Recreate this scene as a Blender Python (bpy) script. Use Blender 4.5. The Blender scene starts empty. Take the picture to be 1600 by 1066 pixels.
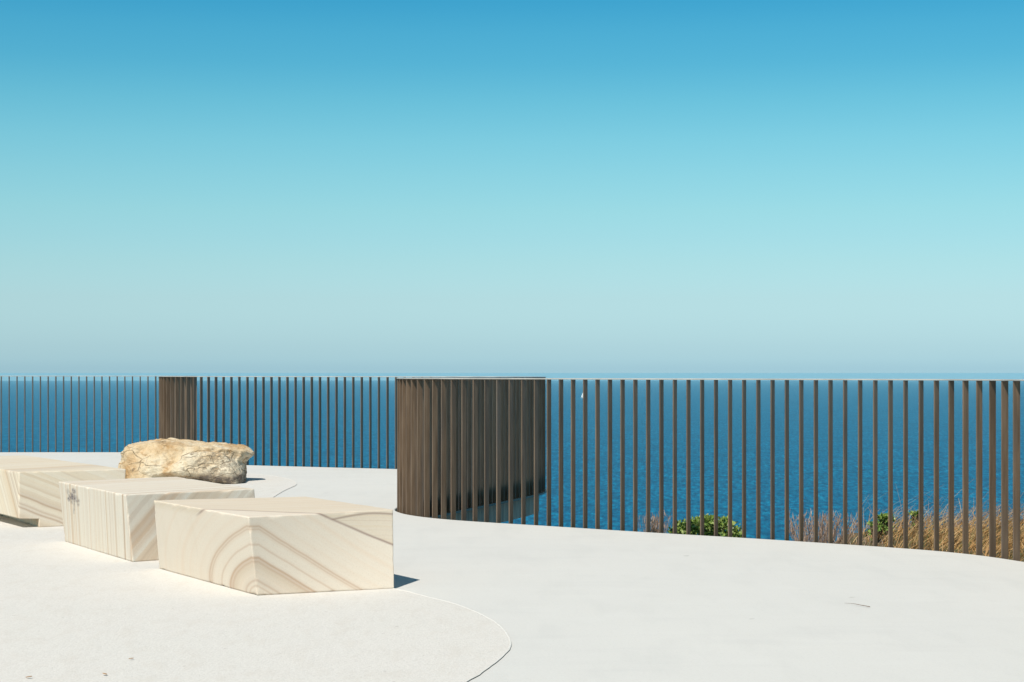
import bpy, bmesh, math, random
from mathutils import Vector, Matrix, noise as mn
import numpy as np
R = math.radians
random.seed(7)
scene = bpy.context.scene
COL = scene.collection

# ---------------------------------------------------------------- camera
EYE = 1.25
cam_d = bpy.data.cameras.new('camera')
cam = bpy.data.objects.new('camera', cam_d); COL.objects.link(cam)
cam.location = (0, 0, EYE); cam.rotation_euler = (R(90), 0, 0)
cam_d.sensor_width = 36; cam_d.lens = 61.0; cam_d.shift_y = 0.03144
cam_d.clip_start = 0.1; cam_d.clip_end = 60000
scene.camera = cam
scene.view_settings.view_transform = 'Standard'
scene.view_settings.look = 'None'
scene.view_settings.gamma = 1
scene.view_settings.exposure = 0.0
scene.view_settings.use_curve_mapping = False
scene.cycles.max_bounces = 8
scene.cycles.volume_bounces = 1
scene.cycles.transparent_max_bounces = 8

# ---------------------------------------------------------------- world and sun
SUN_EL, SUN_ROT = 53.0, 205.5
world = bpy.data.worlds.new('World'); scene.world = world; world.use_nodes = True
wt = world.node_tree; wn = wt.nodes; wl = wt.links
bg = wn['Background']
sky = wn.new('ShaderNodeTexSky'); sky.sky_type = 'NISHITA'; sky.sun_disc = False
sky.sun_elevation = R(SUN_EL); sky.sun_rotation = R(SUN_ROT)
tc = wn.new('ShaderNodeTexCoord'); sp = wn.new('ShaderNodeSeparateXYZ')
wl.new(tc.outputs['Generated'], sp.inputs[0])
mx = wn.new('ShaderNodeMath'); mx.operation = 'MAXIMUM'; mx.inputs[1].default_value = 0.003
wl.new(sp.outputs[2], mx.inputs[0])
cb = wn.new('ShaderNodeCombineXYZ')
wl.new(sp.outputs[0], cb.inputs[0]); wl.new(sp.outputs[1], cb.inputs[1]); wl.new(mx.outputs[0], cb.inputs[2])
wl.new(cb.outputs[0], sky.inputs[0])
sq = wn.new('ShaderNodeMath'); sq.operation = 'SQRT'; wl.new(mx.outputs[0], sq.inputs[0])
rp = wn.new('ShaderNodeValToRGB'); wl.new(sq.outputs[0], rp.inputs[0])
# grade of the sky by elevation (sqrt of sine): greener and deeper blue than the clear sky model
SKY_TINT = [  # (sqrt(sin elev), r, g, b)   (x 2)
    (0.0, .5, .5, .5), (1.0, .5, .5, .5)]
SKY_TINT = __import__('json').loads('''[[0.0482, 0.5297, 0.8463, 1.1736], [0.0886, 0.51, 0.8021, 1.102], [0.1264, 0.4664, 0.7144, 0.975], [0.1644, 0.4444, 0.6573, 0.8623], [0.207, 0.4337, 0.6114, 0.7426], [0.2511, 0.4119, 0.6004, 0.6654], [0.2801, 0.3906, 0.5992, 0.6373], [0.305, 0.3756, 0.6078, 0.6151], [0.3361, 0.3378, 0.6069, 0.6039], [0.3644, 0.2924, 0.6032, 0.5991], [0.3928, 0.2286, 0.5762, 0.5851], [0.4189, 0.1634, 0.5331, 0.5757], [0.4393, 0.1373, 0.5198, 0.5768], [0.4586, 0.0988, 0.4841, 0.5664], [0.525, 0.0886, 0.4418, 0.5085], [0.6121, 0.1089, 0.3662, 0.4178], [0.728, 0.1427, 0.342, 0.3579], [0.8621, 0.1618, 0.3192, 0.3441], [0.9997, 0.1001, 0.2136, 0.2405]]''')
e = rp.color_ramp.elements
for i, (p, r_, g_, b_) in enumerate(SKY_TINT):
    el = e[i] if i < 1 else (e[1] if i == 1 else e.new(p))
    el.position = p; el.color = (r_, g_, b_, 1)
ml = wn.new('ShaderNodeVectorMath'); ml.operation = 'MULTIPLY'
wl.new(sky.outputs[0], ml.inputs[0]); wl.new(rp.outputs[0], ml.inputs[1])
m2 = wn.new('ShaderNodeVectorMath'); m2.operation = 'SCALE'; m2.inputs['Scale'].default_value = 2.0
wl.new(ml.outputs[0], m2.inputs[0])
wl.new(m2.outputs[0], bg.inputs[0]); bg.inputs[1].default_value = 0.1

sun_d = bpy.data.lights.new('sun', 'SUN'); sun_d.energy = 4.9; sun_d.angle = R(0.53)
sun_d.color = (1.0, 0.94, 0.85)
sun = bpy.data.objects.new('sun', sun_d); COL.objects.link(sun)
_a, _e = R(SUN_ROT), R(SUN_EL)
SUNV = Vector((math.sin(_a)*math.cos(_e), math.cos(_a)*math.cos(_e), math.sin(_e)))
sun.rotation_euler = SUNV.to_track_quat('Z', 'Y').to_euler()
sun.location = (-6, -10, 20)

# ---------------------------------------------------------------- helpers
class NT:
    """small wrapper for building shader node trees"""
    def __init__(s, name):
        s.m = bpy.data.materials.new(name); s.m.use_nodes = True
        s.t = s.m.node_tree; s.n = s.t.nodes; s.l = s.t.links
        s.p = s.n['Principled BSDF']
        s.tc = s.n.new('ShaderNodeTexCoord')
    def setv(s, sock, v):
        if isinstance(v, bpy.types.NodeSocket): s.l.new(v, sock)
        elif v is not None: sock.default_value = v
    def math(s, op, a, b=None, c=None, clamp=False):
        n = s.n.new('ShaderNodeMath'); n.operation = op; n.use_clamp = clamp
        s.setv(n.inputs[0], a); s.setv(n.inputs[1], b); s.setv(n.inputs[2], c)
        return n.outputs[0]
    def vm(s, op, a, b=None):
        n = s.n.new('ShaderNodeVectorMath'); n.operation = op
        if op == 'SCALE': n.inputs['Scale'].default_value = .55
        s.setv(n.inputs[0], a); s.setv(n.inputs[1], b)
        return n.outputs['Value' if op in ('DOT_PRODUCT', 'LENGTH', 'DISTANCE') else 'Vector']
    def noise(s, vec, scale, detail=3, rough=.5, dist=0):
        n = s.n.new('ShaderNodeTexNoise'); s.l.new(vec, n.inputs['Vector'])
        n.inputs['Scale'].default_value = scale; n.inputs['Detail'].default_value = detail
        n.inputs['Roughness'].default_value = rough; n.inputs['Distortion'].default_value = dist
        return n.outputs['Fac']
    def noise1(s, w, scale, detail=2, rough=.5):
        n = s.n.new('ShaderNodeTexNoise'); n.noise_dimensions = '1D'; s.l.new(w, n.inputs['W'])
        n.inputs['Scale'].default_value = scale; n.inputs['Detail'].default_value = detail
        n.inputs['Roughness'].default_value = rough
        return n.outputs['Fac']
    def ramp(s, f, stops, interp='LINEAR'):
        n = s.n.new('ShaderNodeValToRGB'); s.l.new(f, n.inputs[0]); cr = n.color_ramp; cr.interpolation = interp
        for i, (p, c) in enumerate(stops):
            if not isinstance(c, (tuple, list)): c = (c, c, c)
            el = cr.elements[i] if i < 2 else cr.elements.new(p)
            el.position = p; el.color = (*c[:3], 1)
        return n.outputs[0]
    def mix(s, f, a, b, mode='MIX'):
        n = s.n.new('ShaderNodeMix'); n.data_type = 'RGBA'; n.blend_type = mode
        s.setv(n.inputs[0], f)
        s.setv(n.inputs[6], (*a, 1) if isinstance(a, tuple) else a)
        s.setv(n.inputs[7], (*b, 1) if isinstance(b, tuple) else b)
        return n.outputs[2]
    def scale(s, vec, xyz, loc=(0, 0, 0), rot=(0, 0, 0)):
        n = s.n.new('ShaderNodeMapping'); s.l.new(vec, n.inputs[0])
        n.inputs['Scale'].default_value = xyz; n.inputs['Location'].default_value = loc; n.inputs['Rotation'].default_value = rot
        return n.outputs[0]
    def bump(s, h, strength, dist, prev=None):
        n = s.n.new('ShaderNodeBump'); s.l.new(h, n.inputs['Height'])
        n.inputs['Strength'].default_value = strength; n.inputs['Distance'].default_value = dist
        if prev: s.l.new(prev, n.inputs['Normal'])
        return n.outputs[0]
    def out(s, color=None, rough=None, normal=None, spec=None, metal=None):
        for k, v in (('Base Color', color), ('Roughness', rough), ('Normal', normal), ('Specular IOR Level', spec), ('Metallic', metal)):
            if v is None: continue
            if k == 'Base Color' and isinstance(v, tuple): v = (*v, 1)
            s.setv(s.p.inputs[k], v)
        return s.m

def tag(o, label=None, cat=None, group=None, kind=None):
    if label: o['label'] = label
    if cat: o['category'] = cat
    if group: o['group'] = group
    if kind: o['kind'] = kind
    return o

def mesh_obj(name, verts, faces, mat, parent=None, loc=(0, 0, 0), smooth=False):
    me = bpy.data.meshes.new(name); me.from_pydata(verts, [], faces); me.update()
    if smooth: me.shade_smooth()
    me.materials.append(mat)
    o = bpy.data.objects.new(name, me); COL.objects.link(o)
    if parent: o.parent = parent
    o.location = loc
    return o

def empty(name, loc):
    o = bpy.data.objects.new(name, None); COL.objects.link(o); o.location = loc
    o.empty_display_size = .2
    return o

def catmull(pts, step=0.03):
    P = [Vector(p).to_2d() if len(p) > 2 else Vector(p) for p in pts]
    P = [P[0]*2-P[1]] + P + [P[-1]*2-P[-2]]
    dense = []
    for i in range(1, len(P)-2):
        p0, p1, p2, p3 = P[i-1:i+3]
        t0 = 0; t1 = t0+max((p1-p0).length, 1e-6)**.5; t2 = t1+(p2-p1).length**.5; t3 = t2+max((p3-p2).length, 1e-6)**.5
        n = max(4, int((p2-p1).length/.01))
        for k in range(n):
            t = t1+(t2-t1)*k/n
            A1 = p0*((t1-t)/(t1-t0))+p1*((t-t0)/(t1-t0)); A2 = p1*((t2-t)/(t2-t1))+p2*((t-t1)/(t2-t1)); A3 = p2*((t3-t)/(t3-t2))+p3*((t-t2)/(t3-t2))
            B1 = A1*((t2-t)/(t2-t0))+A2*((t-t0)/(t2-t0)); B2 = A2*((t3-t)/(t3-t1))+A3*((t-t1)/(t3-t1))
            dense.append(B1*((t2-t)/(t2-t1))+B2*((t-t1)/(t2-t1)))
    dense.append(P[-2])
    out = [dense[0]]; acc = 0
    for a, b in zip(dense, dense[1:]):
        L = (b-a).length; d = step-acc
        while d <= L and L > 0:
            out.append(a.lerp(b, d/L)); d += step
        acc = L-(d-step)
    return out

def outward(path, i):
    a = path[max(0, i-1)]; b = path[min(len(path)-1, i+1)]
    d = (b-a).normalized()
    return Vector((d.y, -d.x))

def sstep(a, b, x):
    t = min(1, max(0, (x-a)/(b-a))); return t*t*(3-2*t)

# ---------------------------------------------------------------- the edge of the platform (plan view, metres; from image pixels, depths stretched away from the camera)
EDGE = [(4.2, -9.76), (4.3, 2.44), (4.3, 6.1), (4.25, 7.81), (4.05, 9.27), (3.75, 10.49), (3.393, 11.5), (3.214, 11.9),
        (2.994, 12.2), (2.756, 12.42), (2.508, 12.62), (1.839, 13.12), (1.009, 13.68), (.268, 14.22), (-.314, 14.63),
        (-.627, 14.91), (-.868, 15.24), (-1.002, 15.55), (-1.075, 15.93), (-1.03, 16.45), (-.829, 17.1), (-.562, 17.91),
        (-.206, 18.92), (.08, 19.74), (.28, 20.42), (.325, 20.98), (.22, 21.50), (-.09, 21.90), (-.7, 22.27), (-1.546, 22.65),
        (-2.319, 22.99), (-2.9, 23.26), (-3.542, 23.56), (-4.1, 23.81), (-4.62, 24.13), (-4.98, 24.58), (-5.13, 25.13),
        (-5.12, 25.74), (-5.0, 26.35), (-4.95, 26.84), (-5.1, 27.22), (-5.5, 27.4), (-6.24, 27.44), (-8.091, 27.42),
        (-10, 27.1), (-13, 25.62), (-15, 21.96)]
PATH = catmull(EDGE, 0.03)

# ---------------------------------------------------------------- materials of the setting
def mat_concrete():
    s = NT('pale_concrete'); v = s.tc.outputs['Object']
    a = s.noise(v, .35, 4, .55); b = s.noise(s.scale(v, (1.6, .45, 1), rot=(0, 0, .25)), 2.2, 5, .6); c = s.noise(v, 70, 3, .6)
    col = s.ramp(a, [(.3, (.615, .598, .565)), (.7, (.64, .62, .582))])
    col = s.mix(s.math('MULTIPLY', s.ramp(b, [(.50, 0), (.72, 1)]), .28), col, (.52, .51, .485))
    col = s.mix(s.math('MULTIPLY', s.ramp(c, [(.3, 1), (.48, 0)]), .16), col, (.40, .39, .36))
    smear = s.noise(s.scale(v, (.55, 2.6, 1), rot=(0, 0, -.12)), 1.3, 6, .62, .4)
    col = s.mix(s.math('MULTIPLY', s.ramp(smear, [(.54, 0), (.70, 1)]), .13), col, (.475, .465, .45))
    pale = s.noise(s.scale(v, (.8, 1.3, 1), loc=(5, 3, 0)), 2.7, 6, .6)
    col = s.mix(s.math('MULTIPLY', s.ramp(pale, [(.52, 0), (.70, 1)]), .2), col, (.68, .665, .63))
    spots = s.noise(v, 5.5, 2, .5)
    col = s.mix(s.math('MULTIPLY', s.ramp(spots, [(.755, 0), (.775, 1)]), .55), col, (.36, .35, .31))
    n = s.bump(s.noise(v, 45, 4, .6), .12, .01)
    n = s.bump(b, .25, .01, n)
    return s.out(col, .75, n, .25)

def mat_aggregate():
    s = NT('exposed_aggregate'); v = s.tc.outputs['Object']
    a = s.noise(v, .9, 4, .6); b = s.noise(v, 95, 3, .7); c = s.noise(s.scale(v, (1, .35, 1)), 9, 5, .65)
    col = s.ramp(a, [(.3, (.665, .635, .59)), (.72, (.675, .64, .595))])
    col = s.mix(s.ramp(b, [(.35, .42), (.55, 0)]), col, (.46, .43, .39))
    col = s.mix(s.math('MULTIPLY', s.ramp(c, [(.5, 0), (.68, 1)]), .28), col, (.56, .505, .44))
    col = s.mix(s.math('MULTIPLY', s.ramp(s.noise(v, 22, 2, .5), [(.72, 0), (.76, 1)]), .45), col, (.33, .29, .25))
    n = s.bump(b, .45, .006)
    n = s.bump(c, .3, .012, n)
    return s.out(col, .85, n, .15)

def mat_fascia():
    s = NT('grey_fascia'); v = s.tc.outputs['Object']
    st = s.noise(s.scale(v, (9, 9, .7)), 2, 4, .6)
    col = s.ramp(st, [(.35, (.42, .31, .25)), (.62, (.74, .55, .44))])
    return s.out(col, .8, s.bump(s.noise(v, 40, 3), .15, .01), .2)

M_CONC = mat_concrete(); M_AGG = mat_aggregate(); M_FASC = mat_fascia()
s = NT('light_grout'); v = s.tc.outputs['Object']
M_EDGE = s.out(s.ramp(s.noise(v, 30, 3), [(.3, (.57, .55, .51)), (.5, (.66, .64, .60))]), .8, s.bump(s.noise(v, 60, 3), .3, .005), .2)

def mat_sea():
    s = NT('sea_water'); v = s.tc.outputs['Object']
    w = s.scale(v, (1, 1.0, 0), rot=(0, 0, .10))
    a = s.noise(s.scale(w, (1, .22, 1)), .42, 5, .72); b = s.noise(s.scale(w, (1, .45, 1)), .06, 4, .6); c = s.noise(s.scale(w, (.3, 1, 1)), .0022, 4, .55)
    col = s.ramp(a, [(.39, (.0, .046, .108)), (.485, (.0, .098, .205)), (.57, (.0, .165, .30)), (.67, (.004, .27, .41))])
    col = s.mix(s.ramp(b, [(.38, .45), (.6, 0)]), col, (.0, .038, .088))
    col = s.mix(s.ramp(c, [(.4, 0), (.62, .22)]), col, (.008, .10, .19))
    n = s.bump(a, .35, .3)
    return s.out(col, .35, n, .004)
M_SEA = mat_sea()

def mat_land():
    s = NT('cliff_ground'); v = s.tc.outputs['Object']
    col = s.ramp(s.noise(v, 1.4, 6, .65), [(.35, (.10, .085, .05)), (.5, (.16, .13, .075)), (.65, (.09, .10, .045))])
    return s.out(col, .95, s.bump(s.noise(v, 3, 6, .7), .8, .2), .1)
M_LAND = mat_land()

# ---------------------------------------------------------------- sea, land, platform
ER = 6.371e6
SEA_Z = -52.75
def build_sea():
    rad = [0] + list(np.geomspace(25, 30000, 70)); S = 320
    vs = [(0, 0, SEA_Z)]; fs = []
    for r in rad[1:]:
        for k in range(S):
            t = 2*math.pi*k/S; vs.append((r*math.cos(t), r*math.sin(t), SEA_Z-r*r/(2*ER)))
    for k in range(S): fs.append((0, 1+k, 1+(k+1) % S))
    for i in range(len(rad)-2):
        o = 1+i*S
        for k in range(S):
            fs.append((o+k, o+S+k, o+S+(k+1) % S, o+(k+1) % S))
    return tag(mesh_obj('sea', vs, fs, M_SEA, smooth=True), 'deep blue sea with small wind ripples', kind='structure')
build_sea()

def land_z(x, y):
    yc = 14.6 + 10.5*sstep(0.4, -5.5, x) + 2.6*sstep(2.0, 4.0, x)      # where the cliff top breaks off
    z = -1.15 + .1*mn.noise(Vector((x*.3, y*.3, 0)))
    z += 0.37*sstep(2.3, 3.2, x)*sstep(18.6, 15.8, y)
    z += .62*sstep(.3, 1.3, x)*sstep(17.2, 15.4, y)*sstep(2.6, 2.0, x) + .62*sstep(2.0, 2.6, x)*sstep(17.2, 15.4, y)
    if y > yc:
        d = y-yc
        z -= .25*d + 2.2*max(0, d-2)
    if abs(x) > 60: z -= 0.2*(abs(x)-60)
    return max(z+.12*mn.noise(Vector((x, y, 3))), SEA_Z-8)
def build_land():
    xs = sorted(set([round(v, 2) for v in list(np.linspace(-12, 12, 97)) + list(np.geomspace(12.5, 220, 26)) + list(-np.geomspace(12.5, 220, 26))]))
    ys = sorted(set([round(v, 2) for v in list(np.linspace(-160, 8, 30)) + list(np.linspace(8.4, 46, 110)) + [50, 60]]))
    vs = [(x, y, land_z(x, y)) for y in ys for x in xs]; nx = len(xs)
    fs = [(j*nx+i, j*nx+i+1, (j+1)*nx+i+1, (j+1)*nx+i) for j in range(len(ys)-1) for i in range(nx-1)]
    return tag(mesh_obj('headland', vs, fs, M_LAND, smooth=True), 'grassy cliff top ground below the platform', kind='structure')
build_land()

def build_platform():
    poly = list(PATH) + [Vector((-16, 10)), Vector((-16, -9.76))]
    n = len(poly); me = bpy.data.meshes.new('platform')
    cx = 0
    bev = .006; vs = []; fs = []
    # three rings: top face, top edge, bottom edge
    for i, p in enumerate(poly):
        o = outward(PATH, i) if i < len(PATH) else Vector((0, 0))
        vs.append((p.x-o.x*bev, p.y-o.y*bev, 0))
    for i, p in enumerate(poly): vs.append((p.x, p.y, -bev))
    for i, p in enumerate(poly): vs.append((p.x, p.y, -.40))
    fs.append(tuple(range(n))[::-1] if False else tuple(range(n)))
    for r_ in (0, 1):
        for i in range(n):
            j = (i+1) % n
            fs.append((r_*n+i, (r_+1)*n+i, (r_+1)*n+j, r_*n+j))
    fs.append(tuple(2*n+i for i in range(n))[::-1])
    me.from_pydata(vs, [], fs); me.update()
    bm = bmesh.new(); bm.from_mesh(me); bmesh.ops.recalc_face_normals(bm, faces=bm.faces[:])
    bmesh.ops.triangulate(bm, faces=[f for f in bm.faces if len(f.verts) > 8])
    bm.to_mesh(me); bm.free()
    me.materials.append(M_CONC); me.materials.append(M_FASC)
    for p in me.polygons:
        if p.center.z < -.01: p.material_index = 1
    o = bpy.data.objects.new('platform', me); COL.objects.link(o)
    return tag(o, 'smooth pale concrete lookout platform with a winding edge', kind='structure')
build_platform()

CURVE = [(-1.0, 10.45), (-.80, 10.19), (-.624, 9.955), (-.495, 9.72), (-.316, 9.395), (-.176, 9.025), (-.081, 8.68), (-.026, 8.298), (-.007, 8.006),
         (-.021, 7.79), (-.065, 7.519), (-.109, 7.308), (-.172, 7.05), (-.5, 6.1), (-1.5, 4.2), (-3.2, 2.5), (-6, 2.0), (-9.5, 5), (-11, 11),
         (-9.6, 17), (-7.5, 20.6), (-5.6, 22.0), (-4.3, 22.1), (-3.4, 21.7), (-2.95, 21.15), (-2.672, 20.575), (-2.475, 19.852), (-2.411, 19.3),
         (-2.42, 18.4), (-2.35, 16.5), (-2.0, 13.8), (-1.55, 11.9), (-1.0, 10.45)]
CP = catmull(CURVE, .06)[:-1]
n = len(CP)
tag(mesh_obj('paving', [(p.x, p.y, .004) for p in CP], [tuple(range(n))[::-1]], M_AGG), 'rough warm white aggregate paving under the blocks', kind='structure')
bm = bmesh.new(); bm.from_mesh(bpy.data.objects['paving'].data); bmesh.ops.triangulate(bm, faces=bm.faces[:]); bmesh.ops.recalc_face_normals(bm, faces=bm.faces[:])
for f in bm.faces:
    if f.normal.z < 0: f.normal_flip()
bm.to_mesh(bpy.data.objects['paving'].data); bm.free()
vs = []; fs = []
for i, p in enumerate(CP):
    d = (CP[(i+1) % n]-CP[i-1]).normalized(); o = Vector((d.y, -d.x))
    w = .0045+.003*mn.noise(Vector((p.x*4, p.y*4, 1)))
    j = .006*mn.noise(Vector((p.x*9, p.y*9, 5)))
    for (k, z) in ((-w, .0045), (-w*.6, .0052), (w*.6, .0052), (w, .0015)):
        q = p+o*(k+j); vs.append((q.x, q.y, z))
for i in range(n):
    a = i*4; b = ((i+1) % n)*4
    for k in range(3): fs.append((a+k, b+k, b+k+1, a+k+1))
tag(mesh_obj('paving_edge', vs, fs, M_EDGE, smooth=True), 'thin raised light joint round the aggregate paving', kind='structure')

# ---------------------------------------------------------------- fence
def mat_bronze(name, k=1.0):
    s = NT(name); v = s.tc.outputs['Object']
    oi = s.n.new('ShaderNodeObjectInfo')
    v2 = s.vm('ADD', s.vm('MULTIPLY', v, (14, 14, 1.1)), s.vm('MULTIPLY', oi.outputs['Random'], (40, 17, 9)))
    a = s.noise(v2, 2.2, 5, .6); b = s.noise(v2, .8, 2, .5)
    col = s.ramp(a, [(.3, (.098*k, .063*k, .039*k)), (.5, (.146*k, .096*k, .061*k)), (.72, (.20*k, .138*k, .092*k))])
    col = s.mix(s.math('MULTIPLY', s.ramp(b, [(.56, 0), (.7, 1)]), .5), col, (.11, .095, .085))
    hs = s.n.new('ShaderNodeHueSaturation'); s.l.new(col, hs.inputs['Color'])
    s.l.new(s.math('MULTIPLY_ADD', oi.outputs['Random'], .35, .82), hs.inputs['Value'])
    return s.out(hs.outputs[0], .36, s.bump(a, .08, .004), .55, .05)
M_BRONZE = mat_bronze('weathered_bronze')
s = NT('polished_rail'); v = s.tc.outputs['Object']
M_RAIL = s.out(s.ramp(s.noise(s.scale(v, (2, 2, 2)), 2, 3), [(.35, (.46, .43, .39)), (.65, (.62, .58, .53))]), .3, None, .6, .3)

FT, FD, FH0, FH1 = .010, .055, -.150, 1.198
def fin_geo():
    # box 10 x 58 mm with eased edges: local x = thickness (along the fence), local y = outward
    c = .0012; t = FT/2; y0, y1 = .020, .020+FD
    prof = [(-t+c, y0), (t-c, y0), (t, y0+c), (t, y1-c), (t-c, y1), (-t+c, y1), (-t, y1-c), (-t, y0+c)]
    vs = [(x, y, z) for z in (FH0, FH1) for x, y in prof]; N = 8
    fs = [tuple(range(N))[::-1], tuple(range(N, 2*N))] + [(i, (i+1) % N, N+(i+1) % N, N+i) for i in range(N)]
    return vs, fs
def along(path, dist):
    i = int(dist/.03); i = min(i, len(path)-2); f_ = dist/.03-i
    return path[i].lerp(path[i+1], f_), outward(path, i)
LEN = (len(PATH)-1)*.03
fins = []
# fin spacing fitted run by run to bar positions in image pixels: (distance along the edge, number of fins up to the next mark)
MARKS = [(15.0, 54), (21.512, 34), (25.573, 82), (35.919, 23), (38.854, 34), (43.111, 20), (45.547, 28), (48.97, 0)]
stations = []
for (a_, n_), (b_, _) in zip(MARKS, MARKS[1:]):
    stations += [a_+(b_-a_)*k/n_ for k in range(n_)]
for d_ in stations:
    p, o = along(PATH, d_); fins.append((p, o))
fence = empty('fence', (fins[0][0].x, fins[0][0].y, 0))
tag(fence, 'winding bronze fence of thin upright fins along the platform edge', 'fence')
O0 = fence.location.copy()
inv, outv = [], []
for p, o in fins:
    px = 800+2711*p.x/max(p.y, .1)
    (inv if 0 < px < 1615 and p.y > 1 else outv).append((p, o))
inv.sort(key=lambda t: t[0].y)
gv, gf = fin_geo()
fm = bpy.data.meshes.new('baluster'); fm.from_pydata(gv, [], gf); fm.update(); fm.materials.append(M_BRONZE)
for p, o in inv[:100]:
    b = bpy.data.objects.new('baluster', fm); COL.objects.link(b); b.parent = fence
    b.location = (p.x-O0.x, p.y-O0.y, 0)
    b.rotation_euler = (0, 0, math.atan2(o.y, o.x)-math.pi/2 + random.uniform(-.012, .012))
vs = []; fs = []
for p, o in inv[100:]+outv:
    a = math.atan2(o.y, o.x)-math.pi/2; c, s_ = math.cos(a), math.sin(a); k = len(vs)
    for x, y, z in gv: vs.append((x*c-y*s_+p.x-O0.x, x*s_+y*c+p.y-O0.y, z))
    fs += [tuple(k+i for i in f) for f in gf]
r = mesh_obj('baluster_row', vs, fs, M_BRONZE, fence); r['kind'] = 'stuff'
def sweep(name, prof, mat, d0, d1, step=.06):
    vs = []; fs = []; N = len(prof); cnt = 0; d = d0
    while d < d1:
        p, o = along(PATH, d)
        for (u, z) in prof: vs.append((p.x+o.x*u-O0.x, p.y+o.y*u-O0.y, z))
        cnt += 1; d += step
    for i in range(cnt-1):
        for k in range(N):
            fs.append((i*N+k, i*N+(k+1) % N, (i+1)*N+(k+1) % N, (i+1)*N+k))
    fs.append(tuple(range(N))[::-1]); fs.append(tuple((cnt-1)*N+k for k in range(N)))
    ob = mesh_obj(name, vs, fs, mat, fence)
    bm = bmesh.new(); bm.from_mesh(ob.data); bmesh.ops.recalc_face_normals(bm, faces=bm.faces[:]); bm.to_mesh(ob.data); bm.free()
    return ob
c = .0025
sweep('top_rail', [(.014, 1.199+c), (.014+c, 1.199), (.084-c, 1.199), (.084, 1.199+c), (.084, 1.209-c), (.084-c, 1.209), (.014+c, 1.209), (.014, 1.209-c)], M_RAIL, 14.95, 48.85)
sweep('bottom_rail', [(.004, -.175), (.090, -.175), (.090, -.152), (.004, -.152)], M_BRONZE, 14.95, 48.85)

# ---------------------------------------------------------------- sandstone blocks
def block_mesh(corners, rnd=.007, seed=0, N=56):
    """corners: 8 points [bottom A,R,F,L, top A,R,F,L] relative to the object's origin"""
    b = [Vector(c) for c in corners]
    hx = ((b[1]-b[0]).length+(b[5]-b[4]).length)/4; hy = ((b[3]-b[0]).length+(b[7]-b[4]).length)/4; hz = (b[4].z-b[0].z)/2
    H = Vector((hx, hy, hz))
    bm = bmesh.new()
    def ts(h):
        e_ = rnd*2.5/h
        inner = list(np.linspace(-1+e_, 1-e_, N)); edge = [0, .25, .5, .75]
        return [-1+e_*t for t in edge] + inner + [1-e_*t for t in edge[::-1]]
    T = [ts(hx), ts(hy), ts(hz)]
    cache = {}
    def vert(q):
        key = tuple(round(v, 5) for v in q)
        if key in cache: return cache[key]
        m = Vector((q[0]*hx, q[1]*hy, q[2]*hz))
        nz = mn.noise(m*9+Vector((seed*3.1, 0, 0))); nf = mn.noise(m*38+Vector((0, seed*2.7, 0)))
        r_ = rnd*(1+.5*nf) + max(0, nz-.22)*.075*(1 if nf > -.1 else .5)
        r_ = min(max(r_, .003), rnd*3.0)
        inner = Vector([min(max(m[i], -(H[i]-r_)), H[i]-r_) for i in range(3)])
        d = m-inner
        if d.length > 1e-9: m = inner+d.normalized()*r_
        m += Vector((mn.noise(m*3+Vector((9, seed, 0))), mn.noise(m*3+Vector((0, 9, seed))), mn.noise(m*3+Vector((seed, 0, 9)))*.6))*.0025
        u, v, w = ((m[i]/H[i]+1)/2 for i in range(3))
        bot = (b[0]*(1-u)+b[1]*u)*(1-v)+(b[3]*(1-u)+b[2]*u)*v
        top = (b[4]*(1-u)+b[5]*u)*(1-v)+(b[7]*(1-u)+b[6]*u)*v
        cache[key] = bm.verts.new(bot*(1-w)+top*w)
        return cache[key]
    for ax in range(3):
        a1, a2 = (ax+1) % 3, (ax+2) % 3
        for sgn in (-1, 1):
            g = []
            for s1 in T[a1]:
                row = []
                for s2 in T[a2]:
                    q = [0, 0, 0]; q[ax] = sgn; q[a1] = s1; q[a2] = s2; row.append(vert(q))
                g.append(row)
            for i in range(len(g)-1):
                for j in range(len(g[0])-1):
                    f = [g[i][j], g[i+1][j], g[i+1][j+1], g[i][j+1]]
                    if sgn < 0: f.reverse()
                    if len(set(f)) == 4:
                        try: bm.faces.new(f)
                        except ValueError: pass
    return bm

def stone_base(name):
    s = NT(name); v = s.tc.outputs['Object']
    warp = s.math('MULTIPLY_ADD', s.noise(v, 2.1, 3, .5), .10, -.05)
    fine = s.math('MULTIPLY_ADD', s.noise(v, 9, 3, .5), .012, -.006)
    return s, v, s.math('ADD', warp, fine)
def line(s, d, at, w):
    """1 on the sheet d == at, w metres half width, soft"""
    x = s.math('ABSOLUTE', s.math('SUBTRACT', d, at))
    return s.math('SUBTRACT', 1, s.math('DIVIDE', x, w), clamp=True)
def finish_stone(s, v, col, speck=.25):
    g = s.noise(v, 130, 3, .7)
    col = s.mix(s.math('MULTIPLY', s.ramp(g, [(.3, 1), (.5, 0)]), speck), col, (.40, .31, .22))
    st = s.noise(s.scale(v, (3.5, 3.5, .8)), 1.6, 4, .6)
    col = s.mix(s.math('MULTIPLY', s.ramp(st, [(.55, 0), (.75, 1)]), .22), col, (.56, .46, .34))
    n = s.bump(g, .25, .003); n = s.bump(s.noise(v, 14, 4, .6), .12, .006, n)
    return s.out(col, .8, n, .2)

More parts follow.
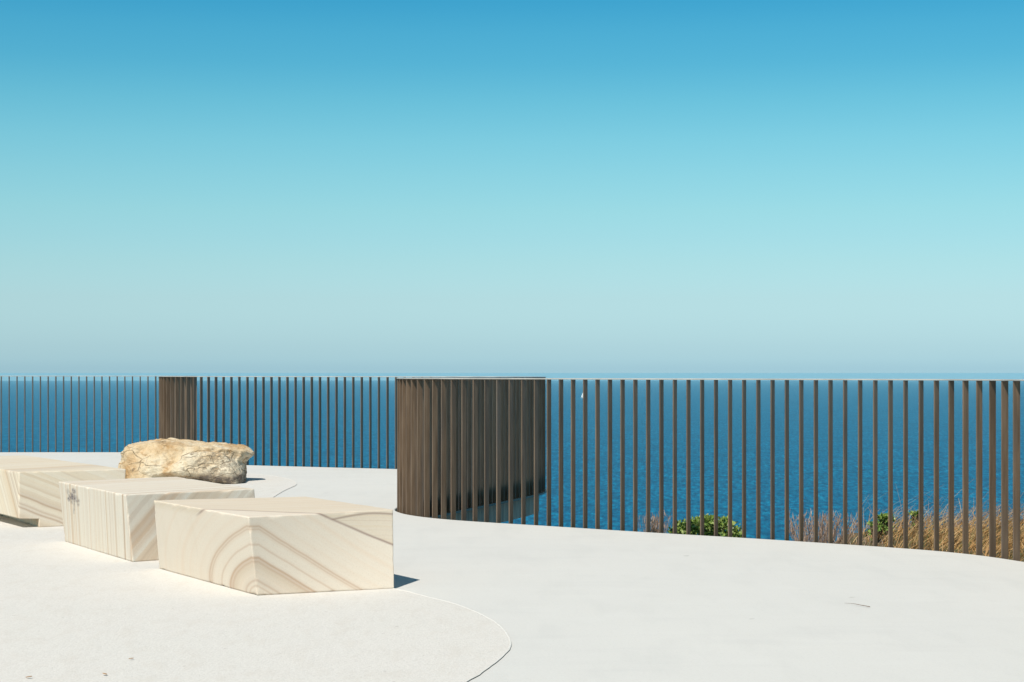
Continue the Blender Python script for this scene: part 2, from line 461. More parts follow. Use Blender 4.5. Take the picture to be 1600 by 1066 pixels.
def mat_block_front(A, B, C):
    s, v, wp = stone_base('banded_sandstone_arcs')
    e1 = (B-A).to_2d(); e2 = (C-A).to_2d(); L1, L2 = e1.length, e2.length; e1 /= L1; e2 /= L2
    det = e1.x*e2.y-e1.y*e2.x
    u = s.vm('DOT_PRODUCT', v, (e2.y/det, -e2.x/det, 0)); w = s.vm('DOT_PRODUCT', v, (-e1.y/det, e1.x/det, 0))
    sp_ = s.n.new('ShaderNodeSeparateXYZ'); s.l.new(v, sp_.inputs[0]); z = sp_.outputs[2]
    w6 = s.math('MULTIPLY', s.math('MAXIMUM', w, 0), .56)
    r_ = s.math('MULTIPLY', s.math('ADD', w6, s.math('SQRT', s.math('ADD', s.math('MULTIPLY', w6, w6), s.math('MULTIPLY', s.math('MULTIPLY', z, z), 4)))), .5)
    uu = s.math('MULTIPLY', s.math('MAXIMUM', u, 0), .63)
    r_ = s.math('ADD', s.math('ADD', r_, uu), s.math('MULTIPLY', wp, .24))
    f1 = s.noise1(r_, 12, 2, .5)
    col = s.ramp(f1, [(.3, (.69, .585, .475)), (.5, (.70, .61, .505)), (.7, (.69, .575, .46))])
    # brown bands of the arcs
    for at, wd, k in ((.385, .040, .22), (.392, .009, .55), (.374, .008, .38), (.288, .010, .40), (.200, .045, .24), (.214, .013, .75), (.192, .015, .5), (.09, .03, .25), (.085, .010, .4), (.055, .010, .4)):
        col = s.mix(s.math('MULTIPLY', line(s, r_, at, wd), k), col, (.45, .285, .18))
    col = s.mix(s.math('MULTIPLY', s.ramp(r_, [(.12, .0), (.17, 1), (.2, 0)]), .35), col, (.52, .37, .23))
    # fracture sheets, purple brown
    P1, P2, P3 = Vector((-1.792, 10.197, .45))-A, Vector((-1.235, 9.962, .45))-A, Vector((-.69, 10.11, .255))-A
    nrm = (P2-P1).cross(P3-P1).normalized()
    if nrm.z < 0: nrm = -nrm
    d1 = s.math('SUBTRACT', s.vm('DOT_PRODUCT', v, tuple(nrm)), nrm.dot(P1))
    d1 = s.math('ADD', d1, s.math('MULTIPLY', wp, .18))
    m1 = s.ramp(s.math('MULTIPLY_ADD', d1, 40, .5), [(.3, 0), (.7, 1)])
    # beyond the sheet: finer yellower laminations
    d2 = s.math('SUBTRACT', z, s.math('MULTIPLY_ADD', s.math('POWER', s.math('ABSOLUTE', s.math('SUBTRACT', s.math('SUBTRACT', L1, u), .10)), 1.6), -.22, .43))
    lam = s.noise1(s.math('ADD', s.math('MULTIPLY_ADD', w, .30, z), s.math('MULTIPLY', wp, .5)), 60, 3, .6)
    lamc = s.ramp(lam, [(.35, (.60, .48, .33)), (.55, (.63, .54, .43)), (.7, (.52, .40, .28))])
    msk = s.math('MAXIMUM', s.ramp(u, [(.02, 0), (.06, 1)]), s.ramp(z, [(.39, 0), (.425, 1)]))
    m1 = s.math('MULTIPLY', m1, msk)
    col = s.mix(s.math('MULTIPLY', m1, .55), col, lamc)
    q = s.math('MULTIPLY', line(s, d2, 0, .010), m1)
    col = s.mix(s.math('MULTIPLY', q, .75), col, (.26, .18, .145))
    k1 = s.math('MULTIPLY_ADD', s.noise(v, 1.7, 2), 1.4, .1, clamp=True)
    col = s.mix(s.math('MULTIPLY', s.math('MULTIPLY', line(s, d1, 0, .011), k1), msk), col, (.22, .135, .115))
    # small hooked seam on the left face near the top
    return finish_stone(s, v, col, .18)

def mat_block_planes(name, nrm, freq, pal, bands, bend=.35, extra=None):
    s, v, wp = stone_base(name)
    nrm = nrm.normalized()
    d = s.math('ADD', s.vm('DOT_PRODUCT', v, tuple(nrm)), s.math('MULTIPLY', wp, bend))
    f1 = s.noise1(d, freq, 3, .62); f2 = s.noise1(s.math('ADD', d, 7.3), freq*.28, 2, .5)
    col = s.ramp(f1, pal)
    f3 = s.noise1(s.math('ADD', d, 3.1), freq*4.2, 3, .6)
    col = s.mix(s.math('MULTIPLY', s.ramp(f3, [(.53, 0), (.62, 1)]), .30), col, (.46, .34, .25))
    col = s.mix(s.math('MULTIPLY', s.ramp(f3, [(.36, 1), (.45, 0)]), .28), col, (.72, .66, .57))
    col = s.mix(s.math('MULTIPLY', s.ramp(f2, [(.45, 0), (.6, 1)]), .45), col, (.69, .62, .52))
    for at, wd, k in bands:
        col = s.mix(s.math('MULTIPLY', line(s, d, at, wd), k), col, (.36, .23, .15))
    if extra: col = extra(s, v, col)
    return finish_stone(s, v, col)

G_BLOCK = 'sandstone seat blocks on the platform'
def add_block(corners, A, mat_f, label, extra=None, seed=1, z0=0.0):
    org = Vector((A[0], A[1], .004))
    bm = block_mesh([Vector(c)-org for c in corners], seed=seed)
    if extra is not None:
        # cut the foot of the block back on one side: slide the lowest rows along the long right face
        Rv, Lv, W = extra; det = Rv.x*Lv.y-Rv.y*Lv.x
        for vv in bm.verts:
            if vv.co.z < .072:
                u = (vv.co.x*Lv.y-vv.co.y*Lv.x)/det; w = (Rv.x*vv.co.y-Rv.y*vv.co.x)/det
                cut = .165+.05*max(0, w)
                u2 = cut+u*(1-cut/W)
                vv.co.x += Rv.x*(u2-u); vv.co.y += Rv.y*(u2-u)
    bmesh.ops.recalc_face_normals(bm, faces=bm.faces[:])
    me = bpy.data.meshes.new('sandstone_block'); bm.to_mesh(me); bm.free(); me.shade_smooth()
    me.materials.append(mat_f)
    o = bpy.data.objects.new('sandstone_block', me); COL.objects.link(o); o.location = org
    return tag(o, label, 'stone block', G_BLOCK)

Z0, ZT = .004, .45
A, B, C = Vector((-1.428, 9.718, Z0)), Vector((-.682, 10.047, Z0)), Vector((-2.251, 11.067, Z0))  # block corners worked out from image pixels, depths stretched like the edge
add_block([A, B, (-1.33, 11.38, Z0), C, (-1.467, 9.652, ZT), (-.698, 10.197, ZT), (-1.333, 11.255, ZT), (-2.26, 10.931, ZT)], A,
          mat_block_front(A, B, C), 'nearest cream sandstone block with brown chevron arcs at its front corner', seed=1)

# middle block: upright stripes on its left face, slanting ones on its right face, a dark stain
A2 = Vector((-2.503, 11.448, Z0))
def pxz(x0, y0, z0, x1, y1, z1): return Vector((x1-x0, y1-y0, z1-z0))
L2v = (Vector((-3.311, 12.851, 0))-Vector((-2.503, 11.448, 0))).normalized(); R2v = Vector((.765, .569, 0)).normalized()
t_left = Vector((0, 0, 1))-L2v*.16
t_right = R2v*.62+Vector((0, 0, 1))*.78
n2 = t_left.cross(t_right)
def stain(s, v, col):
    c0 = Vector((-3.135, 12.545, .355))-A2
    vv = s.vm('SUBTRACT', v, tuple(c0))
    q = s.scale(vv, (1, 1, 1.0))
    # local axes on the face: along it and up
    al = s.vm('DOT_PRODUCT', q, tuple(L2v)); sp_ = s.n.new('ShaderNodeSeparateXYZ'); s.l.new(q, sp_.inputs[0]); up = sp_.outputs[2]
    wob = s.math('MULTIPLY_ADD', s.noise(v, 22, 3, .6), .09, -.045)
    tot = None
    for (ax, uz, ra, rz, k) in ((0, .0, .13, .035, .9), (-.04, .045, .07, .025, .8), (.10, -.02, .07, .022, .8), (-.11, -.02, .07, .02, .6), (-.12, -.045, .04, .02, .5), (.04, -.035, .07, .022, .45), (.11, .03, .06, .03, .4)):
        x = s.math('DIVIDE', s.math('ADD', s.math('SUBTRACT', al, ax), wob), ra); y = s.math('DIVIDE', s.math('SUBTRACT', up, uz), rz)
        r_ = s.math('SQRT', s.math('ADD', s.math('MULTIPLY', x, x), s.math('MULTIPLY', y, y)))
        m_ = s.math('MULTIPLY', s.math('SUBTRACT', 1.15, r_, clamp=True), k*1.5, clamp=True)
        tot = m_ if tot is None else s.math('MAXIMUM', tot, m_)
    # stalk
    st = s.math('ABSOLUTE', s.math('SUBTRACT', s.math('ADD', al, .03), s.math('MULTIPLY', s.math('ADD', up, .02), -.55)))
    rng = s.math('MULTIPLY', s.math('LESS_THAN', up, -.01), s.math('GREATER_THAN', up, -.125))
    m_ = s.math('MULTIPLY', s.math('SUBTRACT', 1, s.math('DIVIDE', st, .022), clamp=True), rng)
    tot = s.math('MAXIMUM', tot, s.math('MULTIPLY', m_, .9))
    tot = s.math('MULTIPLY', tot, s.ramp(s.noise(v, 60, 3, .6), [(.35, .15), (.6, 1)]))
    face = s.ramp(s.math('ABSOLUTE', s.vm('DOT_PRODUCT', vv, (-L2v.y, L2v.x, 0))), [(.05, 1), (.09, 0)])
    return s.mix(s.math('MULTIPLY', tot, face), col, (.085, .075, .095))
PAL2 = [(.28, (.57, .44, .32)), (.40, (.65, .54, .42)), (.47, (.70, .64, .55)), (.57, (.68, .60, .50)), (.64, (.60, .46, .335)), (.71, (.68, .59, .48))]
m_b2 = mat_block_planes('banded_sandstone_upright', n2, 11, PAL2, [(.148, .016, .8), (.31, .010, .5), (.43, .012, .2), (-.1, .010, .4)], .18, stain)
add_block([A2, (-1.74, 12.0, Z0), (-2.53, 13.4, Z0), (-3.311, 12.851, Z0), (-2.547, 11.433, ZT), (-1.782, 12.002, ZT), (-2.597, 13.437, ZT), (-3.348, 12.81, ZT)], A2,
          m_b2, 'middle striped sandstone block with a small dark stain on its left face', seed=2)

A3 = Vector((-3.97, 13.95, Z0))
L3v = Vector((-.532, .847, 0)); R3v = Vector((.857, .515, 0))
tl = L3v*.70+Vector((0, 0, .62)); tr = R3v*.95+Vector((0, 0, -.33))
n3 = tl.cross(tr)
PAL3 = [(.28, (.57, .42, .28)), (.40, (.64, .52, .37)), (.5, (.68, .60, .48)), (.62, (.65, .54, .40)), (.72, (.60, .46, .31)), (.8, (.67, .57, .44))]
m_b3 = mat_block_planes('banded_sandstone_low', n3, 9, PAL3, [(n3.normalized().z*q_, w_, k_) for q_, w_, k_ in ((.155, .010, .7), (.18, .012, .45), (.235, .008, .65), (.25, .03, .3), (.06, .010, .6), (.09, .03, .3), (.33, .02, .15))], .3)
add_block([(-3.965, 13.945, Z0), (-3.235, 14.385, Z0), (-4.76, 16.78, Z0), (-5.45, 16.33, Z0), (-3.987, 14.028, ZT), (-3.222, 14.488, ZT), (-4.749, 16.917, ZT), (-5.49, 16.42, ZT)], A3,
          m_b3, 'leftmost and longest sandstone block, its lower left edge cut away over a dark gap', seed=3, extra=(R3v, L3v, .86))

# ---------------------------------------------------------------- boulder
def mat_rock():
    s = NT('ochre_sandstone'); v = s.tc.outputs['Object']
    a = s.noise(v, 2.2, 6, .62, .6); b = s.noise(s.scale(v, (1, 1, 2.5), rot=(.1, .35, .2)), 4.5, 6, .7, .8); c = s.noise(v, 38, 4, .7)
    col = s.ramp(a, [(.32, (.46, .28, .13)), (.46, (.64, .48, .30)), (.58, (.70, .59, .43)), (.75, (.74, .66, .53))])
    col = s.mix(s.ramp(b, [(.55, 0), (.64, .7)]), col, (.40, .23, .10))
    col = s.mix(s.ramp(s.noise(v, 7, 5, .75, .5), [(.60, 0), (.68, .75)]), col, (.13, .095, .07))
    col = s.mix(s.math('MULTIPLY', s.ramp(c, [(.3, 1), (.45, 0)]), .5), col, (.22, .16, .10))
    vor = s.n.new('ShaderNodeTexVoronoi'); vor.feature = 'DISTANCE_TO_EDGE'; vor.inputs['Scale'].default_value = 3.2
    wv = s.n.new('ShaderNodeTexNoise'); s.l.new(v, wv.inputs['Vector']); wv.inputs['Scale'].default_value = 4; wv.inputs['Detail'].default_value = 5
    s.l.new(s.vm('ADD', s.scale(v, (1, 1, 2.4), rot=(0, .25, 0)), s.vm('SCALE', wv.outputs['Color'])), vor.inputs['Vector'])
    crk = s.ramp(vor.outputs['Distance'], [(0, 1), (.05, 0)])
    crk = s.math('MULTIPLY', crk, s.ramp(s.noise(v, 3, 3), [(.46, 0), (.6, 1)]))
    col = s.mix(s.math('MULTIPLY', crk, .5), col, (.26, .16, .08))
    # shade under the overhang, painted into the colour low on the right front
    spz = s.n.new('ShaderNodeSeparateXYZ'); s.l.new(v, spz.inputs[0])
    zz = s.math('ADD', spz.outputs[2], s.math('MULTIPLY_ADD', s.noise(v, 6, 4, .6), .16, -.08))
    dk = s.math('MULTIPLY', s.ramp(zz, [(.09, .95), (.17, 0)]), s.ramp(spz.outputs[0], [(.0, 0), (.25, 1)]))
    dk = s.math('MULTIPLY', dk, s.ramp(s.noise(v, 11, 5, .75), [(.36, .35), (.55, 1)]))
    gr = s.math('MULTIPLY', s.ramp(s.vm('DISTANCE', v, (.42, -.55, .30)), [(.18, 1), (.36, 0)]), s.ramp(s.noise(v, 24, 4, .75), [(.44, 0), (.58, .75)]))
    col = s.mix(gr, col, (.30, .235, .17))
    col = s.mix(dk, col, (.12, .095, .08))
    geo = s.n.new('ShaderNodeNewGeometry')
    n = s.bump(s.noise(v, 10, 6, .7), .7, .05); n = s.bump(c, .6, .012, n); n = s.bump(s.math('SUBTRACT', 1, crk), .8, .02, n)
    return s.out(col, .9, n, .12)
def hull(pts, bmx):
    vs_ = [bmx.verts.new(p) for p in pts]
    r_ = bmesh.ops.convex_hull(bmx, input=vs_)
    bmesh.ops.delete(bmx, geom=[g for g in r_['geom_interior'] if isinstance(g, bmesh.types.BMVert)], context='VERTS')
bm = bmesh.new()
# local frame: x to the right, y away, z up; origin on the ground at the boulder's middle
hull([(-.74, -.10, .26), (-.76, .1, .30), (-.72, -.22, .36), (-.62, -.30, .46), (-.60, .25, .50), (-.30, -.30, .50), (-.30, .35, .53), (.05, .4, .50), (.10, -.32, .46),
      (.35, .4, .47), (.45, -.25, .43), (.66, .3, .44), (.68, -.12, .41), (.76, .05, .37), (.74, .2, .33), (.62, -.18, .27), (.64, .2, .25), (.2, -.42, .24), (-.3, -.42, .28), (-.6, -.34, .26), (-.5, .4, .25), (.3, .45, .2)], bm)
hull([(-.80, -.12, 0), (-.78, -.05, .05), (-.72, -.2, .30), (-.50, -.40, .28), (-.55, -.46, .12), (-.56, -.44, 0), (-.35, -.48, .05), (-.35, -.46, 0), (-.30, -.44, .30), (-.6, .3, 0), (-.65, .2, .3), (0, .4, 0), (0, .4, .3), (.1, -.36, .3), (.05, -.40, .02)], bm)
hull([(-.22, -.50, .14), (-.12, -.52, .20), (.12, -.52, .38), (.30, -.50, .41), (.50, -.48, .36), (.62, -.44, .26), (.70, -.42, .12), (.72, -.40, 0), (.64, -.56, 0), (.58, -.56, .06), (.36, -.56, .13), (.05, -.60, .17),
      (-.12, -.58, .15), (.66, .2, 0), (.64, .2, .25), (.1, .2, .35), (0, -.2, .1), (.3, -.36, .0), (.5, -.44, 0)], bm)
hull([(-.45, -.46, .22), (-.25, -.50, .26), (-.05, -.46, .24), (-.1, -.5, .12), (-.3, -.50, .10), (-.5, -.42, .12), (-.3, -.1, .2)], bm)
bmesh.ops.recalc_face_normals(bm, faces=bm.faces[:])
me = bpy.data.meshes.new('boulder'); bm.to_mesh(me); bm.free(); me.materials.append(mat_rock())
rock = bpy.data.objects.new('boulder', me); COL.objects.link(rock); rock.location = (-3.755, 20.03, -.005); rock.scale = (1, 1, .92)
tag(rock, 'low rounded ochre boulder with pitted sides behind the cut blocks', 'boulder')
md = rock.modifiers.new('remesh', 'REMESH'); md.mode = 'VOXEL'; md.voxel_size = .014; md.use_smooth_shade = True
md = rock.modifiers.new('smooth', 'SMOOTH'); md.iterations = 3; md.factor = .5
def disp(size, strength, kind='CLOUDS', mid=.5):
    t = bpy.data.textures.new('rock_'+kind+str(size), kind); t.noise_scale = size
    if kind == 'CLOUDS': t.noise_depth = 3
    m_ = rock.modifiers.new('disp', 'DISPLACE'); m_.texture = t; m_.strength = strength; m_.mid_level = mid; m_.texture_coords = 'LOCAL'
disp(.30, .05); disp(.09, .04); disp(.035, .018)

# ---------------------------------------------------------------- plants
def mat_leaf(name, stops, rough=.6, trans=0.0):
    s = NT(name); v = s.tc.outputs['Object']
    a = s.n.new('ShaderNodeAttribute'); a.attribute_name = 'rnd'
    return s.out(s.ramp(a.outputs['Fac'], stops), rough, None, .25)
M_DRY = mat_leaf('dry_grass', [(0, (.09, .045, .014)), (.25, (.24, .12, .035)), (.5, (.42, .225, .08)), (.76, (.55, .37, .18)), (.88, (.15, .17, .045)), (1, (.07, .12, .03))])
M_STALK = mat_leaf('grey_stalks', [(0, (.15, .085, .055)), (.5, (.30, .185, .12)), (1, (.46, .35, .27))])
M_GREEN = mat_leaf('grey_green_leaves', [(0, (.05, .095, .02)), (.35, (.15, .24, .04)), (.65, (.30, .38, .09)), (.85, (.42, .46, .22)), (1, (.6, .6, .48))])
M_TWIG = NT('dark_twig').out((.16, .115, .08), .9, None, .1)

class Soup:
    def __init__(s): s.v = []; s.f = []; s.a = []
    def ribbon(s, pts, w0, w1, nrm, val):
        k = len(s.v); n_ = len(pts)
        for i, p in enumerate(pts):
            t = i/(n_-1); w = w0*(1-t)+w1*t
            s.v += [tuple(p-nrm*w), tuple(p+nrm*w)]; s.a += [val, val]
        for i in range(n_-1): s.f.append((k+2*i, k+2*i+1, k+2*i+3, k+2*i+2))
    def leaf(s, p, d, side, ln, w, val):
        k = len(s.v); up = d.cross(side)*.15*ln
        s.v += [tuple(p), tuple(p+d*ln*.5+side*w-up*0), tuple(p+d*ln+up), tuple(p+d*ln*.5-side*w)]; s.a += [val]*4
        s.f.append((k, k+1, k+2, k+3))
    def build(s, name, mat, loc, parent=None):
        L = Vector(loc)
        me = bpy.data.meshes.new(name); me.from_pydata([tuple(Vector(p)-L) for p in s.v], [], s.f)
        at = me.attributes.new('rnd', 'FLOAT', 'POINT'); at.data.foreach_set('value', s.a)
        me.materials.append(mat); me.update()
        o = bpy.data.objects.new(name, me); COL.objects.link(o)
        if parent: o.parent = parent
        else: o.location = L
        return o
def rv(): return Vector((random.gauss(0, 1), random.gauss(0, 1), random.gauss(0, 1))).normalized()
def blade(sp, base, h, lean, w, val, curl=.5, seg=4, sideways=None):
    pts = []
    for i in range(seg+1):
        t = i/seg
        pts.append(base+Vector((lean.x*(t+curl*t*t), lean.y*(t+curl*t*t), h*(t-.22*curl*t*t))))
    a = random.uniform(-.6, .6)
    sp.ribbon(pts, w, w*.25, sideways or Vector((math.cos(a), math.sin(a), 0)), val)

# slope of dry grass beyond the right end of the fence
sg = Soup()
def mound_top(x, y):
    return land_z(x, y)
cnt = 0
while cnt < 12000:
    x = random.uniform(2.2, 8.0); y = random.uniform(12.4, 19.0)
    # keep off the platform side of the fence
    px = 800+2711*x/y
    if x < 3.9 and y < 14.3-(x-2.2)*.9: continue
    dens = sstep(2.68, 3.25, x-.10*(y-14)+.35*mn.noise(Vector((x*1.5, y*1.5, 0))))*sstep(18.8, 16.5, y)
    if random.random() > dens: continue
    cnt += 1
    z = mound_top(x, y)-.02
    h = random.uniform(.12, .34)*(0.55+.45*dens)*(1+.35*mn.noise(Vector((x*2.2, y*2.2, 7))))
    clump = mn.noise(Vector((x*3, y*3, 11)))
    lean = Vector((random.gauss(.13, .11), random.gauss(.0, .09), 0))*(h/.3)*(1.1+1.6*clump)
    val = min(1, max(0, random.gauss(.42, .19)+.45*clump+ (.38 if random.random() < .07+.10*sstep(.1, .4, mn.noise(Vector((x*1.1, y*1.1, 30)))) else 0)))
    blade(sg, Vector((x, y, z)), h, lean, random.uniform(.0015, .0035), val, .8)
for i in range(230):   # long seed stalks
    x = random.uniform(2.9, 7.5); y = random.uniform(13.5, 16.5)
    if x < 3.9 and y < 14.3-(x-2.2)*.9: continue
    h = random.uniform(.30, .52)
    lean = Vector((random.gauss(.20, .12), random.gauss(0, .08), 0))
    b0 = Vector((x, y, mound_top(x, y)))
    blade(sg, b0, h, lean, .0016, random.uniform(.6, .84), .5, 5)
o = sg.build('dry_grass', M_DRY, (4.5, 15, -.5))
tag(o, 'wind-bent dry golden grass on the slope beyond the fence', kind='stuff')

def at_px(px, y): return (px-800)/2711*y
def tuft(name, px, y, ztop, spread, n_, label, seed):
    random.seed(seed)
    x = at_px(px, y); zb = land_z(x, y)-.02
    r_ = empty(name, (x, y, zb)); tag(r_, label, 'grass tuft', 'wispy dry tufts beyond the fence')
    sA = Soup(); sB = Soup()
    H_ = ztop-zb
    for i in range(n_):
        a = random.uniform(0, 2*math.pi); rr = spread*random.random()**.7
        b0 = Vector((x+.25*rr*math.cos(a), y+.25*rr*math.sin(a), zb))
        h = H_*(1.04-.16*random.random()**1.6)-.12*rr
        lean = Vector((rr*math.cos(a)*.8+.04, rr*math.sin(a)*.8, 0))
        blade(sA, b0, h, lean, random.uniform(.0016, .0034), random.random(), .25, 6)
        if random.random() < .75:     # seed head branches near the tip
            for k in range(5):
                t = random.uniform(.55, 1.0)
                p = b0+Vector((lean.x*(t+.25*t*t), lean.y*(t+.25*t*t), h*(t-.055*t*t)))
                d = (rv()*.6+Vector((.1, 0, 1))).normalized()
                sB.ribbon([p, p+d*random.uniform(.03, .07)], .0022, .0010, Vector((1, 0, 0)), random.uniform(.2, 1))
    sA.build('stalk', M_STALK, (x, y, zb)).name = 'stalks'
    o1 = bpy.data.objects['stalks']; o1.parent = r_; o1.location = (0, 0, 0); o1.name = 'stems'; o1['kind'] = 'stuff'
    o2 = sB.build('seed_heads', M_STALK, (x, y, zb)); o2.parent = r_; o2.location = (0, 0, 0); o2['kind'] = 'stuff'
tuft('grass_tuft', 1014, 14.9, .06, .13, 110, 'narrow reddish dry tuft left of the round green shrub', 3)
tuft('grass_tuft', 1276, 14.2, .12, .28, 200, 'widest greyish dry tuft, standing between the green shrub and the golden slope', 4)
tuft('grass_tuft', 1340, 14.0, -.08, .18, 26, 'low sparse dry tuft just left of the golden grass slope', 5)

def shrub(name, px, y, ztop, rx, n_, label, seed, leaf=.035, ry=None):
    random.seed(seed)
    x = at_px(px, y); zb = land_z(x, y)-.03
    r_ = empty(name, (x, y, zb)); tag(r_, label, 'shrub', 'green shrubs beyond the fence')
    H_ = ztop-zb; ry = ry or rx*.8
    st = bmesh.new(); sL = Soup()
    tips = []
    def limb(p0, p1, r0, r1):
        d = (p1-p0); 
        if d.length < 1e-4: return
        M_ = Matrix.Translation((p0+p1)/2) @ d.to_track_quat('Z', 'Y').to_matrix().to_4x4()
        bmesh.ops.create_cone(st, cap_ends=True, segments=5, radius1=r0, radius2=r1, depth=d.length, matrix=M_)
    nb = 26
    for i in range(nb):
        a = random.uniform(0, 2*math.pi); rr = random.random()**.5
        top = Vector((rx*rr*math.cos(a), ry*rr*math.sin(a), H_-rx*(.05+.42*rr*rr)-random.uniform(0, .10)*rx*2))
        mid = Vector((top.x*.45, top.y*.45, top.z*.55))
        limb(Vector((0, 0, 0)), mid, .012, .008); limb(mid, top, .008, .003)
        tips.append(top)
    O_ = Vector((x, y, zb))
    for i in range(n_):
        t = random.choice(tips); off = rv()*rx*.30*random.random()**.4
        p = t+off; p.z = min(p.z, H_*1.0)
        if p.z < .12*H_: continue
        d = (rv()+Vector((0, 0, .9))+off.normalized()*.6).normalized(); sd = d.cross(rv()).normalized()
        v_ = random.betavariate(2, 2.6)
        sL.leaf(O_+p, d, sd, leaf*random.uniform(.6, 1.2), leaf*.32, v_)
    for i in range(n_//3):  # lower fill
        a = random.uniform(0, 2*math.pi); rr = random.random()**.5
        p = Vector((rx*rr*math.cos(a), ry*rr*math.sin(a), random.uniform(.3, .8)*H_))
        d = (rv()+Vector((0, 0, .6))).normalized(); sd = d.cross(rv()).normalized()
        sL.leaf(O_+p, d, sd, leaf, leaf*.35, random.betavariate(2, 4))
    me = bpy.data.meshes.new('stems'); st.to_mesh(me); st.free(); me.materials.append(M_TWIG)
    o1 = bpy.data.objects.new('stems', me); COL.objects.link(o1); o1.parent = r_
    o2 = sL.build('foliage', M_GREEN, O_); o2.parent = r_; o2.location = (0, 0, 0)
shrub('shrub', 1100, 14.7, .018, .275, 3200, 'broad round green shrub showing between the fence fins', 11, .034)
shrub('shrub', 1384, 14.6, .045, .055, 200, 'small upright dark green shrub at the left end of the golden grass', 12, .04)
shrub('shrub', 1368, 14.4, .0, .08, 90, 'low pale leafed shrub between the dry tuft and golden grass', 13, .035)
shrub('shrub', 1431, 14.9, .055, .06, 110, 'tiny pale green shrub poking out of the top of the golden grass', 14, .03)
shrub('shrub', 1604, 12.75, -.36, .13, 500, 'bright green shrub at the far right foot of the fence', 15, .04)

# ---------------------------------------------------------------- sailing boat, almost four kilometres out
def boat():
    D = 3830.0; x = (911.5-800)/2711*D; z = SEA_Z-(x*x+D*D)/(2*ER)
    r_ = empty('sailing_boat', (x, D, z)); tag(r_, 'tiny white sailing boat far out on the blue sea', 'sailing boat')
    s = NT('white_sail'); M_S = s.out((.88, .88, .86), .7, None, .2)
    M_H = NT('white_hull').out((.78, .79, .80), .35, None, .5); M_M = NT('boat_spar').out((.25, .25, .26), .4, None, .5)
    def tri(name, a, b, c, belly):
        vs_, fs_ = [], []; N = 8
        a, b, c = Vector(a), Vector(b), Vector(c)
        for i in range(N+1):
            for j in range(N+1-i):
                u, v = i/N, j/N; w = 1-u-v
                p = a*w+b*u+c*v; p.y += belly*27*u*v*w*.6+belly*.4*w*v
                vs_.append(tuple(p))
        idx = {}; k = 0
        for i in range(N+1):
            for j in range(N+1-i): idx[(i, j)] = k; k += 1
        for i in range(N):
            for j in range(N-i):
                fs_.append((idx[(i, j)], idx[(i+1, j)], idx[(i, j+1)]))
                if i+j < N-1: fs_.append((idx[(i+1, j)], idx[(i+1, j+1)], idx[(i, j+1)]))
        return mesh_obj(name, vs_, fs_, M_S, r_, smooth=True)
    tri('mainsail', (-5.2, .2, 2.3), (.1, 0, 2.3), (.1, 0, 16.0), -.8)
    tri('jib', (.6, .1, 2.0), (5.2, 0, 1.6), (.5, 0, 14.2), -.8)
    # hull: stations along x
    st = [(-5.8, 1.5, 1.15), (-4, 1.85, 1.2), (-1, 2.05, 1.25), (2, 1.6, 1.35), (4.4, .7, 1.5), (5.9, .04, 1.65)]
    vs_ = []; fs_ = []
    for (sx, hw, fb) in st:
        vs_ += [(sx, -hw, fb), (sx, -hw*.82, .3), (sx, 0, -.5), (sx, hw*.82, .3), (sx, hw, fb), (sx, 0, fb+.12)]
    for i in range(len(st)-1):
        for k in range(6): fs_.append((i*6+k, i*6+(k+1) % 6, (i+1)*6+(k+1) % 6, (i+1)*6+k))
    fs_.append((0, 1, 2, 3, 4, 5)); fs_.append(tuple(30+k for k in range(6))[::-1])
    mesh_obj('hull', vs_, fs_, M_H, r_)
    bm = bmesh.new()
    bmesh.ops.create_cone(bm, cap_ends=True, segments=8, radius1=.12, radius2=.07, depth=15.4, matrix=Matrix.Translation((.25, 0, 8.8)))
    bmesh.ops.create_cone(bm, cap_ends=True, segments=8, radius1=.08, radius2=.08, depth=5.4, matrix=Matrix.Translation((-2.5, .1, 2.2)) @ Matrix.Rotation(R(90), 4, 'Y'))
    me = bpy.data.meshes.new('mast'); bm.to_mesh(me); bm.free(); me.materials.append(M_M)
    o = bpy.data.objects.new('mast', me); COL.objects.link(o); o.parent = r_
    # cabin
    bm = bmesh.new(); bmesh.ops.create_cube(bm, size=1, matrix=Matrix.Translation((.2, 0, 1.6)) @ Matrix.Diagonal((4.2, 1.8, .7, 1)))
    bmesh.ops.bevel(bm, geom=bm.edges[:], offset=.18, segments=2, affect='EDGES')
    me = bpy.data.meshes.new('cabin'); bm.to_mesh(me); bm.free(); me.materials.append(M_H)
    o = bpy.data.objects.new('cabin', me); COL.objects.link(o); o.parent = r_
boat()

# ---------------------------------------------------------------- small things lying on the platform
def twig():
    p0 = Vector((1.80, 9.39, .006)); p1 = Vector((1.902, 9.241, .006))
    bm = bmesh.new()
    pts = [p0.lerp(p1, t)+Vector((.006*math.sin(t*7), 0, .004*math.sin(t*3.1))) for t in np.linspace(0, 1, 7)]
    for i in range(6):
        d = pts[i+1]-pts[i]; r0 = .0006+.0014*i/6
        bmesh.ops.create_cone(bm, cap_ends=True, segments=6, radius1=r0, radius2=r0+.0003, depth=d.length*1.05,
                              matrix=Matrix.Translation((pts[i]+pts[i+1])/2-p0) @ d.to_track_quat('Z', 'Y').to_matrix().to_4x4())
    me = bpy.data.meshes.new('twig'); bm.to_mesh(me); bm.free(); me.materials.append(M_TWIG)
    o = bpy.data.objects.new('twig', me); COL.objects.link(o); o.location = p0
    tag(o, 'thin dark twig lying alone on the smooth pale paving at the right', 'twig')
twig()
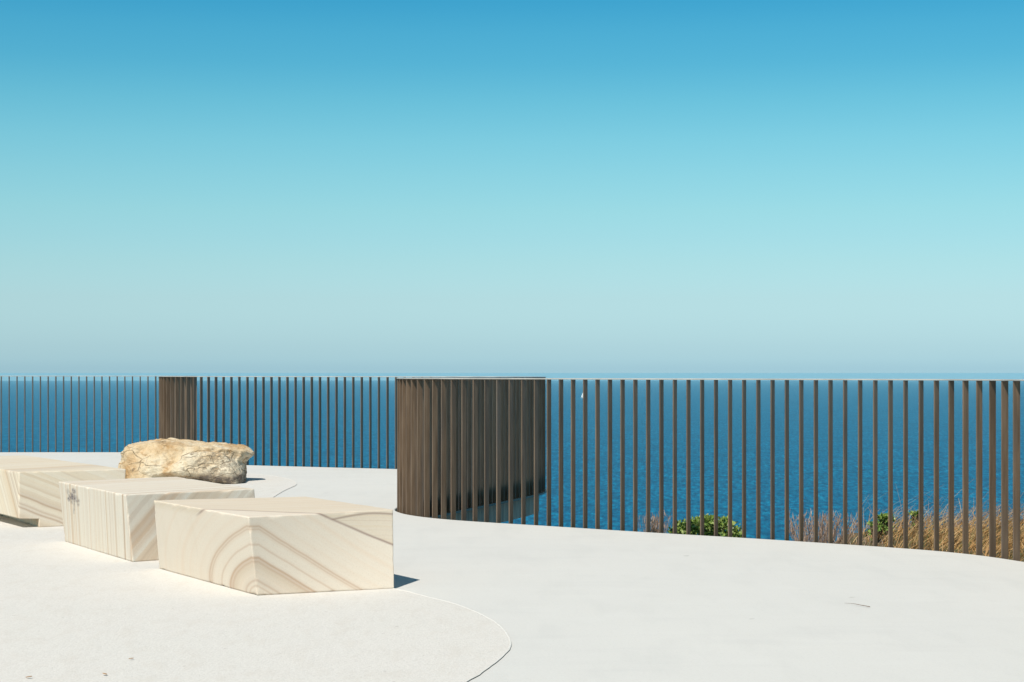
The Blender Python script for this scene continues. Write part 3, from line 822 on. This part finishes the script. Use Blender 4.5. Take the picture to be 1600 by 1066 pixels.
M_LITTER = NT('fallen_leaf').out((.46, .30, .18), .8, None, .2)
def dry_leaf(x, y, ln, rot, label):
    vs_ = []; fs_ = []
    for i in range(7):
        t = i/6; w = .28*math.sin(math.pi*min(1, t*.96+.02))**.8
        for k in (-1, 0, 1):
            vs_.append((ln*(t-.5), k*w*ln, .004+ln*(.10*abs(k)+.12*t*t)))
    for i in range(6):
        for k in (0, 1): fs_.append((i*3+k, i*3+k+1, (i+1)*3+k+1, (i+1)*3+k))
    o = mesh_obj('dry_leaf', vs_, fs_, M_LITTER, loc=(x, y, .005), smooth=True); o.rotation_euler.z = rot
    md = o.modifiers.new('thick', 'SOLIDIFY'); md.thickness = .0008
    tag(o, label, 'leaf', 'dry leaves on the paving')
dry_leaf(-1.971, 7.079, .026, .2, 'brown dry leaf nearest the bottom left corner on the rough paving')
dry_leaf(-1.677, 7.146, .026, 2.6, 'upturned brown leaf at the bottom edge, second from the left corner')
dry_leaf(-1.654, 7.536, .022, .1, 'flat brown leaf farthest from the bottom edge on the rough paving at the left')

# ---------------------------------------------------------------- haze over the sea
def haze():
    e_ = 31000.0; z0, z1 = SEA_Z-30000.0**2/(2*ER)-1.5, 1.6
    vs_ = [(sx*e_, sy*e_, z) for z in (z0, z1) for sx, sy in ((-1, -1), (1, -1), (1, 1), (-1, 1))]
    fs_ = [(3, 2, 1, 0), (4, 5, 6, 7), (0, 1, 5, 4), (1, 2, 6, 5), (2, 3, 7, 6), (3, 0, 4, 7)]
    m = bpy.data.materials.new('air'); m.use_nodes = True; t = m.node_tree
    t.nodes.remove(t.nodes['Principled BSDF'])
    pv = t.nodes.new('ShaderNodeVolumePrincipled'); pv.inputs['Color'].default_value = (.52, .90, 1.0, 1)
    pv.inputs['Density'].default_value = 5e-5; pv.inputs['Anisotropy'].default_value = 0.0
    t.links.new(pv.outputs[0], t.nodes['Material Output'].inputs['Volume'])
    o = mesh_obj('haze', vs_, fs_, m)
    tag(o, 'thin pale sea haze', kind='stuff')
haze()
